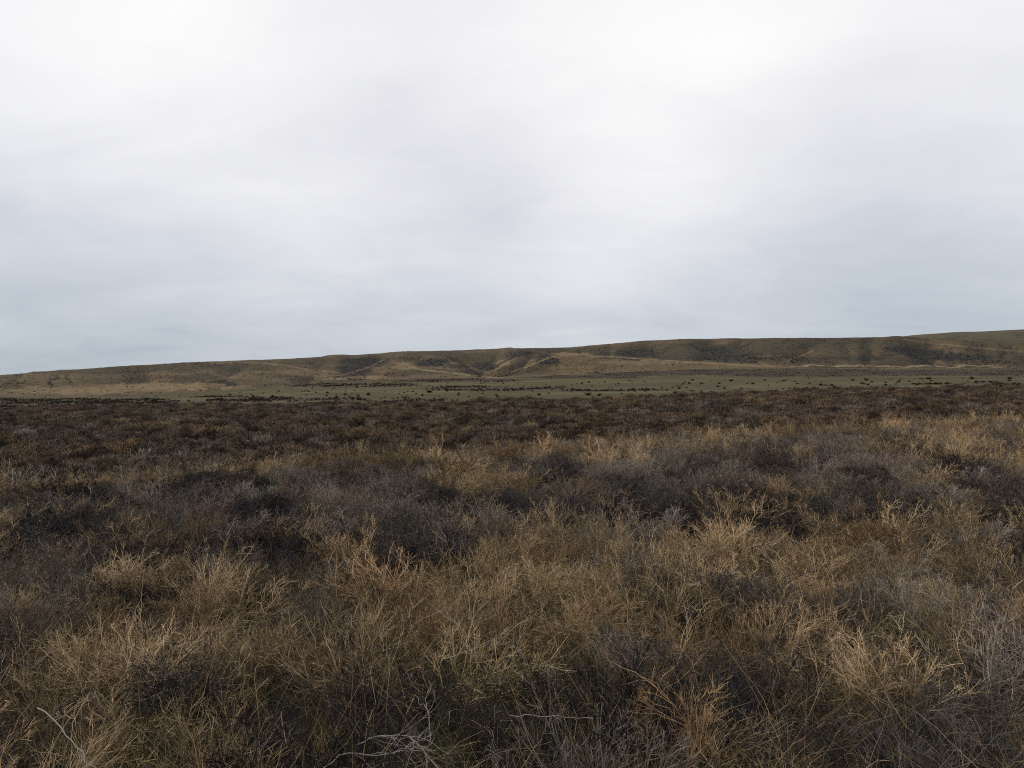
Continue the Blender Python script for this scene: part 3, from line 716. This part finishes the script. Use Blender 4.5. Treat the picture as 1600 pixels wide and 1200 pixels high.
# one pale round bush that stands out on the plain
def on_ground(px, py, y0, y1):
    Y = np.linspace(y0, y1, 4000); X = (px-800)/F*Y; zz = ground_z(X, Y); _, q = screen(X, Y, zz)
    i = int(np.argmin(np.abs(q-py))); return X[i], Y[i], zz[i]
for (a, b, s, lab) in ((338, 681, 1.05, 'round pale tan bush standing out alone on the dark plain'), (312, 680, .8, 'smaller dull tan bush beside the round pale one on the plain'), (465, 655, 1.0, 'pale tan bush far out on the dark plain')):
    X, Y, zz = on_ground(a, b, 50, 150)
    o = new_obj('tan_shrub', PALE_M); o.location = (X, Y, zz); o.scale = (s, s, s*1.15); o['tint'] = .85; tag(o, lab, 'shrub', 'pale bushes on the plain')
rs = ~is_ind
for v in range(10):
    if src_p[v] is None:
        src_p[v] = next(q for q in src_p if q is not None)
N = int(rs.sum()); print('plain shrubs', len(pick), 'stuff', N)
scatter('plain_brush', 'low dark brown brush covering the plain below the hill', np.stack([x[rs], y[rs], z[rs]-.02], -1), rand_rot(r, N, .08),
        np.stack([big[rs]*r.uniform(.9, 1.3, N), big[rs]*r.uniform(.9, 1.3, N), big[rs]*r.uniform(.7, 1.05, N)], -1), 9-sel[rs], r.uniform(0, 1, N), src_p)

# ------------------------------------------------------------------ dark shrubs on the green flat
FLAT = """66,635,6 32,640,6 62,640,6 101,641,7 124,640,7 146,640,14 181,639,14 107,634,12 172,634,8 217,633,12 237,637,12 241,627,8 257,632,8 279,627,5 295,627,5 342,625,10 356,627,5 350,632,14 360,617,4 395,619,5
411,614,4 426,620,5 436,611,4 472,612,4 482,612,4 494,613,4 512,614,6 539,617,5 559,618,6 576,617,8 546,619,4 510,618,4 517,622,4 602,611,4 601,621,4 645,612,5 650,615,4 660,618,4 671,613,8 699,611,4 706,609,5 717,617,7 732,620,4 746,611,4 754,615,5 775,617,5 779,619,5 786,599,4
842,617,6 919,617,9 937,618,7 909,599,5 925,603,4 920,597,4 945,597,4 966,599,4 952,606,4 971,615,4 977,619,4 984,595,4 1034,605,4 1051,605,4 1055,614,8 1062,607,6 1073,606,6 1070,597,4 1077,599,6 1082,594,5 1082,610,4 1096,615,8 1096,611,5 1084,619,9 1071,619,6 1096,599,5 1124,599,6 1122,604,7 1131,607,5 1117,615,4 1111,612,4 1142,595,6 1154,612,6 1167,599,4 1176,600,8 1195,594,5
1225,595,6 1230,593,4 1242,596,4 1246,599,5 1248,607,4 1257,610,8 1261,606,6 1264,591,4 1265,599,5 1206,610,4 1295,607,7 1305,605,7 1332,594,8 1345,599,5 1350,600,6 1357,601,6 1362,597,5 1354,594,7 1344,607,5 1359,606,4 1384,598,4 1384,602,6 1400,600,5 1404,597,6 1406,594,5 1405,608,7 1420,596,4 1420,607,6 1430,606,5 1441,592,4 1452,592,7 1455,595,5 1490,606,11 1500,605,10 1514,605,7 1519,592,7 1525,597,5 1564,605,8 1577,592,7 1577,595,5
1536,597,6 1548,597,6 1452,600,6 1462,600,6 1470,600,5 1283,602,6 1292,602,5 1300,602,5 1582,600,6 1592,600,6"""
FLATN = {'237,637': 'largest lone black shrub at the near edge of the green flat', '919,617': 'larger of two neighbouring dark shrubs below the tan spur', '937,618': 'smaller of two neighbouring dark shrubs below the tan spur', '1490,606': 'broad dark shrub of a close pair at the near edge of the flat',
         '1500,605': 'rounder dark shrub of a close pair at the near edge of the flat', '1332,594': 'dark shrub high on the green flat under the dark hollow of the hill'}
FAR_M = [plain_shrub_mesh('flat_shrub', 800+s, M_FAR, n=150, h=.8, wd=.55, rad=.03) for s in range(5)]
r = np.random.default_rng(31)
ents = [tuple(float(q) for q in e.split(',')) for e in FLAT.split()]
ents = [(a, b, c, '%d,%d' % (a, b)) for a, b, c in ents]
for _ in range(120):
    a = r.uniform(10, 1590); lo = np.interp(a, PXK, 600-(Z420-EYE)/420*F)+1.5; hi = boundary_py(a)-1
    ents.append((a, r.uniform(lo, hi), r.uniform(2.2, 3.8), ''))
FAR_SRC = []
for a, b, c, key in ents:
    X, Y, zz = on_ground(a, b+.6, 150, 460)
    s = c/F*Y/1.05*.74*r.uniform(.8, 1.15)
    o = new_obj('flat_shrub', FAR_M[int(r.integers(0, 5))]); o.location = (X, Y, zz-.03); o.rotation_euler = (0, 0, r.uniform(0, 6.28)); o.scale = (s*r.uniform(.9, 1.2), s*r.uniform(.9, 1.2), s*r.uniform(.62, .9))
    o['tint'] = float(r.uniform(0, 1))
    big_ = c >= 6
    tag(o, FLATN.get(key) or ('rounded dark shrub dotted on the green flat below the hill' if big_ else 'tiny dark shrub speck on the green flat below the hill'), 'shrub', 'larger dark shrubs on the green flat' if big_ else 'tiny dark shrubs on the green flat')
    if len(FAR_SRC) < 3: FAR_SRC.append(o)
# low brush in the brown strips of the flat
n = 60000
Y = np.sqrt(r.uniform(170**2, 590**2, n)); u = r.uniform(-.80, .80, n); X = u*Y
zz = ground_z(X, Y); pa, pb = screen(X, Y, zz)
g = green_mask(pa, pb, X, Y); sm = strip_mask(pa, pb)
patch = sstep(-.25, .3, fbm(X/13, Y/13, 44, 4))
ok = (r.uniform(0, 1, n) < sm*g*.75*(.08+.92*patch)) | (r.uniform(0, 1, n) < .012*patch)
X, Y, zz = X[ok], Y[ok], zz[ok]; N = len(X); print('strip brush', N)
scatter('strip_brush', 'low brown brush in long strips across the green flat', np.stack([X, Y, zz-.03], -1), rand_rot(r, N, .05), rand_scl(r, N, .45, 1.15)*np.where(zz > 4, .6, 1.)[:, None], r.integers(0, 6, N), r.uniform(0, .3, N), [q for q in src_p[:6]])
# scrub on the hill face
n = 110000
PX = r.uniform(-60, 1660, n); Y = r.uniform(600, 1090, n)
zz = hill_z(PX, Y); pb = 600-F*(zz-EYE)/Y; X = (PX-800)/F*Y
dm = np.zeros(n)
for bx, by, rx, ry, key, s in BLOBS:
    if key in ('sage', 'brown'): dm = np.maximum(dm, s*(1-sstep(.4, 1.3, np.hypot((PX+12*fbm(PX/22, pb/6, 85, 4)-bx)/rx, (pb+4.5*fbm(PX/26, pb/6, 88, 4)-by)/ry))))
dm = np.maximum(dm, .6*gully_sides(PX, Y)[0])
ok = r.uniform(0, 1, n) < .025+.5*dm*(.4+.6*sstep(-.2, .3, fbm(X/16, Y/16, 99, 3)))
X, Y, zz = X[ok], Y[ok], zz[ok]; N = len(X); print('hill scrub', N)
SAGE_M = [plain_shrub_mesh('sage', 850+q, M_SAGE, n=90, h=.8, wd=.7, rad=.045) for q in range(3)]
scatter('hillside_brush', 'dark scrub speckling the face of the long hill', np.stack([X, Y, zz-.05], -1), rand_rot(r, N, .05), rand_scl(r, N, .22, .95)*np.array([1.4, 1.4, .8]), r.integers(0, 3, N), r.uniform(0, 1, N), [bpy.data.objects.new('sage', q) for q in SAGE_M])

# ------------------------------------------------------------------ grass and litter between the bushes
r = np.random.default_rng(41)
def near_scatter(n, ymax):
    Y = 1.5+(ymax-1.5)*r.uniform(0, 1, n)**1.35; u = r.uniform(-1.0, 1.0, n); X = u*Y
    px, Yf = uY(X, Y); ok = Yf < smooth_px(px, CREST)*1.1+1
    return X[ok], Y[ok]
def blades(name, label, mat, X, Y, length, rad, el, up, spread, per, lift, kk=3, wob=.05, pale=0.):
    """one joined mass of blades or twigs: per pieces round every point"""
    X = np.repeat(X, per)+r.normal(0, spread, len(X)*per); Y = np.repeat(Y, per)+r.normal(0, spread, len(Y)*per); n = len(X)
    clump = np.repeat(r.uniform(0, 1, n//per), per)
    e = np.radians(r.uniform(el[0], el[1], n)); ph = r.uniform(0, 2*math.pi, n)
    d = np.stack([np.cos(e)*np.cos(ph), np.cos(e)*np.sin(ph), np.sin(e)], -1)
    base = np.stack([X, Y, np.abs(r.normal(0, lift, n))], -1)
    L = length*r.uniform(.4, 1.3, n)
    P = lines(r, base, d, L, kk, r.uniform(up[0], up[1], n), wob)
    P[..., 2] += ground_z(X, Y)[:, None]-.006
    T = Twigs(); T.add(P, taper(n, kk, rad, rad*.4)*(1+.06*Y[:, None]), np.clip(pale+.6*r.uniform(0, 1, n)+.4*clump, 0, 1))
    o = new_obj(name, T.mesh(name, mat)); o['tint'] = .45
    return tag(o, label, kind='stuff')
X, Y = near_scatter(3600, 16)
gx, gy = screen(X, Y, ground_z(X, Y))
lush = np.exp(-((gx-1390)/170)**2-((gy-1060)/110)**2)+.8*np.exp(-((gx-540)/110)**2-((gy-925)/40)**2)+.7*np.exp(-((gx-1150)/90)**2-((gy-930)/50)**2)
ok = r.uniform(-.45, .45, len(X)) < fbm(X/1.7, Y/1.7, 31, 4)+.02+1.2*lush
blades('grass', 'short green grass showing between the dry bushes', M_GRASS, X[ok], Y[ok], .17, .0015, (35, 88), (-.35, .1), .05, 18, .001)
X, Y = near_scatter(2400, 26)
blades('dead_stalks', 'thin straw stalks criss-crossing between and over the dry bushes', M_STRAW, X, Y, .34, .0011, (5, 75), (-.15, .15), .20, 9, .07)
X, Y = near_scatter(420, 6.5)
blades('wiry_stems', 'long pale wiry stems bending through the foremost brush', M_STRAW, X, Y, .50, .0014, (8, 70), (-.35, .15), .12, 4, .06, 8, .035, .22)
X, Y = near_scatter(260, 4.2)
blades('grey_runners', 'pale grey curling runners low in the foremost dark brush', M_PALE, X, Y, .42, .0013, (-5, 45), (-.25, .25), .12, 4, .10, 8, .05, -.25)
X, Y = near_scatter(1800, 20)
blades('dead_twigs', 'tangled dead twigs and stalks lying under the bushes', M_LITTER, X, Y, .26, .0015, (-5, 55), (-.1, .2), .16, 12, .05)

# ------------------------------------------------------------------ bleached branches and single stalks
def branch(name, label, group, mat, path, rad, seed, kids=5, kid_len=.16, cat='branch', kid_ang=(25, 60), tint_v=.6, sub=3):
    """path: list of (px, py, height above ground): a curved stick with forks"""
    r_ = np.random.default_rng(seed); rad = rad*.58
    pts_ = []
    for a, b, h in path:
        p = at(a, b, h); z0 = float(ground_z(p[0], p[1])); p = at(a, b, h+z0); pts_.append(p)
    pts_ = np.array(pts_); org = pts_[np.argmin(pts_[:, 2])].copy(); org[2] = float(ground_z(org[0], org[1]))
    # resample with a smooth curve
    seg = np.concatenate([[0], np.cumsum(np.linalg.norm(np.diff(pts_, axis=0), axis=1))]); t = np.linspace(0, seg[-1], 12)
    Q = np.stack([np.interp(t, seg, pts_[:, k]) for k in range(3)], -1)
    Q[1:-1] = .5*Q[1:-1]+.25*(Q[:-2]+Q[2:]); Q[1:-1] += r_.normal(0, seg[-1]*.008, Q[1:-1].shape)
    Q = Q-org
    T = Twigs(); P = Q[None]
    T.add(P, np.linspace(rad, rad*.45, 12)[None], np.array([.6]), 6)
    o = new_obj(name, T.mesh(name, mat)); o.location = org; o['tint'] = tint_v
    if kids:
        C, Lc = children(r_, P, np.array([1.0]), kids, kid_ang, kid_len, 6, .05, .05, .15)
        for q in range(len(C)):
            T2 = Twigs(); T2.add(C[q:q+1], taper(1, 6, rad*.55, rad*.2), r_.uniform(.3, .9, 1), 4)
            if sub:
                D, _ = children(r_, C[q:q+1], Lc[q:q+1], sub, (20, 55), .5, 4, .03, .06, .2)
                T2.add(D, taper(len(D), 4, rad*.28, rad*.12), r_.uniform(.2, .9, len(D)))
            c = new_obj('side_twig', T2.mesh('side_twig', mat), o); c['tint'] = tint_v
    return tag(o, label, cat, group)
G1 = 'bleached sticks in the foremost brush'
branch('bleached_branch', 'thick pale forked branch slanting down to the bottom edge beside the ochre bush', G1, M_PALE, [(58, 1106, .42), (80, 1120, .40), (108, 1153, .36), (150, 1200, .30), (160, 1212, .28)], .0046, 1, 4, .14)
branch('bleached_branch', 'long pale curved branch lying lowest in the pale tangle', G1, M_PALE, [(505, 1200, .25), (543, 1175, .28), (590, 1182, .28), (633, 1173, .29), (648, 1158, .3)], .0046, 2, 7, .22)
branch('bleached_branch', 'arched pale branch over the pale tangle', G1, M_PALE, [(556, 1164, .3), (587, 1149, .33), (627, 1148, .33), (673, 1158, .3)], .0040, 3, 6, .22)
branch('bleached_branch', 'thin upright pale stalk rising out of the pale tangle', G1, M_PALE, [(673, 1157, .25), (670, 1120, .32), (664, 1090, .36)], .0034, 4, 3, .14)
branch('bleached_branch', 'crooked pale branch ending the pale tangle on its right', G1, M_PALE, [(640, 1150, .28), (660, 1170, .27), (675, 1190, .26), (690, 1205, .25)], .0038, 5, 5, .2)
branch('bleached_branch', 'straight horizontal pale stick low in the brush', G1, M_PALE, [(797, 1118, .3), (850, 1119, .3), (928, 1123, .3)], .0032, 6, 2, .08)
branch('bleached_branch', 'long pale stick leaning up over the ochre brush', G1, M_PALE, [(745, 1010, .3), (715, 975, .42), (668, 940, .5)], .0034, 7, 5, .2)
branch('bleached_branch', 'pale stick fanning right out of the ochre brush', G1, M_PALE, [(690, 1030, .32), (730, 1018, .36), (780, 995, .42), (800, 1000, .4)], .0032, 8, 6, .24)
branch('bleached_branch', 'tapering pale stick pointing up behind the golden bush', G1, M_PALE, [(1338, 962, .2), (1344, 935, .36), (1352, 905, .52)], .0042, 9, 2, .12)
branch('dry_stem', 'orange-brown forked stem leaning across the dark hollow', 'single stems in the foremost brush', M_RUST, [(1103, 1186, .1), (1083, 1142, .22), (1054, 1100, .34), (1010, 1062, .42)], .0052, 10, 10, .34, 'stem', (12, 35))
branch('dry_stem', 'tan Y-shaped stem standing clear over the grey bush', 'single stems in the foremost brush', M_TAN, [(1519, 1094, .12), (1510, 1050, .28), (1500, 1018, .42), (1492, 985, .5)], .0044, 11, 6, .22, 'stem', (25, 60), .9)
branch('dry_stem', 'straight ochre stalk beneath the golden bush, nearer the stem with rusty forks', 'single stems in the foremost brush', M_TAN, [(1278, 1110, .05), (1278, 1060, .25), (1274, 1015, .42)], .0036, 12, 7, .2, 'stem', (20, 50), .9)
branch('dry_stem', 'straight ochre stalk with narrow forks beneath the golden bush, nearer the green grass', 'single stems in the foremost brush', M_TAN, [(1326, 1115, .05), (1328, 1070, .22), (1330, 1030, .38)], .0038, 13, 7, .2, 'stem', (20, 50), .9)
branch('dry_stem', 'pale leaning stem at the foot of the rusty bushes', 'single stems in the foremost brush', M_PALE, [(846, 1098, .1), (830, 1060, .24), (815, 1020, .38), (806, 1000, .44)], .0036, 14, 7, .22, 'stem')
branch('dry_stem', 'ochre forked stem standing amid the yellow bush', 'single stems in the foremost brush', M_TAN, [(1058, 1045, .15), (1066, 1015, .3), (1082, 985, .44)], .0044, 15, 7, .2, 'stem', (15, 40), 1.)
branch('charred_stem', 'taller charred black stem standing near the right edge', 'charred stems near the right edge', M_CHAR, [(1590, 905, .05), (1586, 870, .3), (1581, 838, .55)], .010, 16, 3, .12, 'stem')
branch('charred_stem', 'shorter charred black stem beside the taller one', 'charred stems near the right edge', M_CHAR, [(1597, 915, .05), (1595, 890, .2), (1592, 868, .36)], .008, 17, 2, .1, 'stem')
branch('charred_stem', 'thin black stem standing in the tan brush behind the green grass', 'charred stems near the right edge', M_CHAR, [(1395, 940, .08), (1389, 905, .28), (1381, 882, .42)], .0055, 18, 3, .14, 'stem')
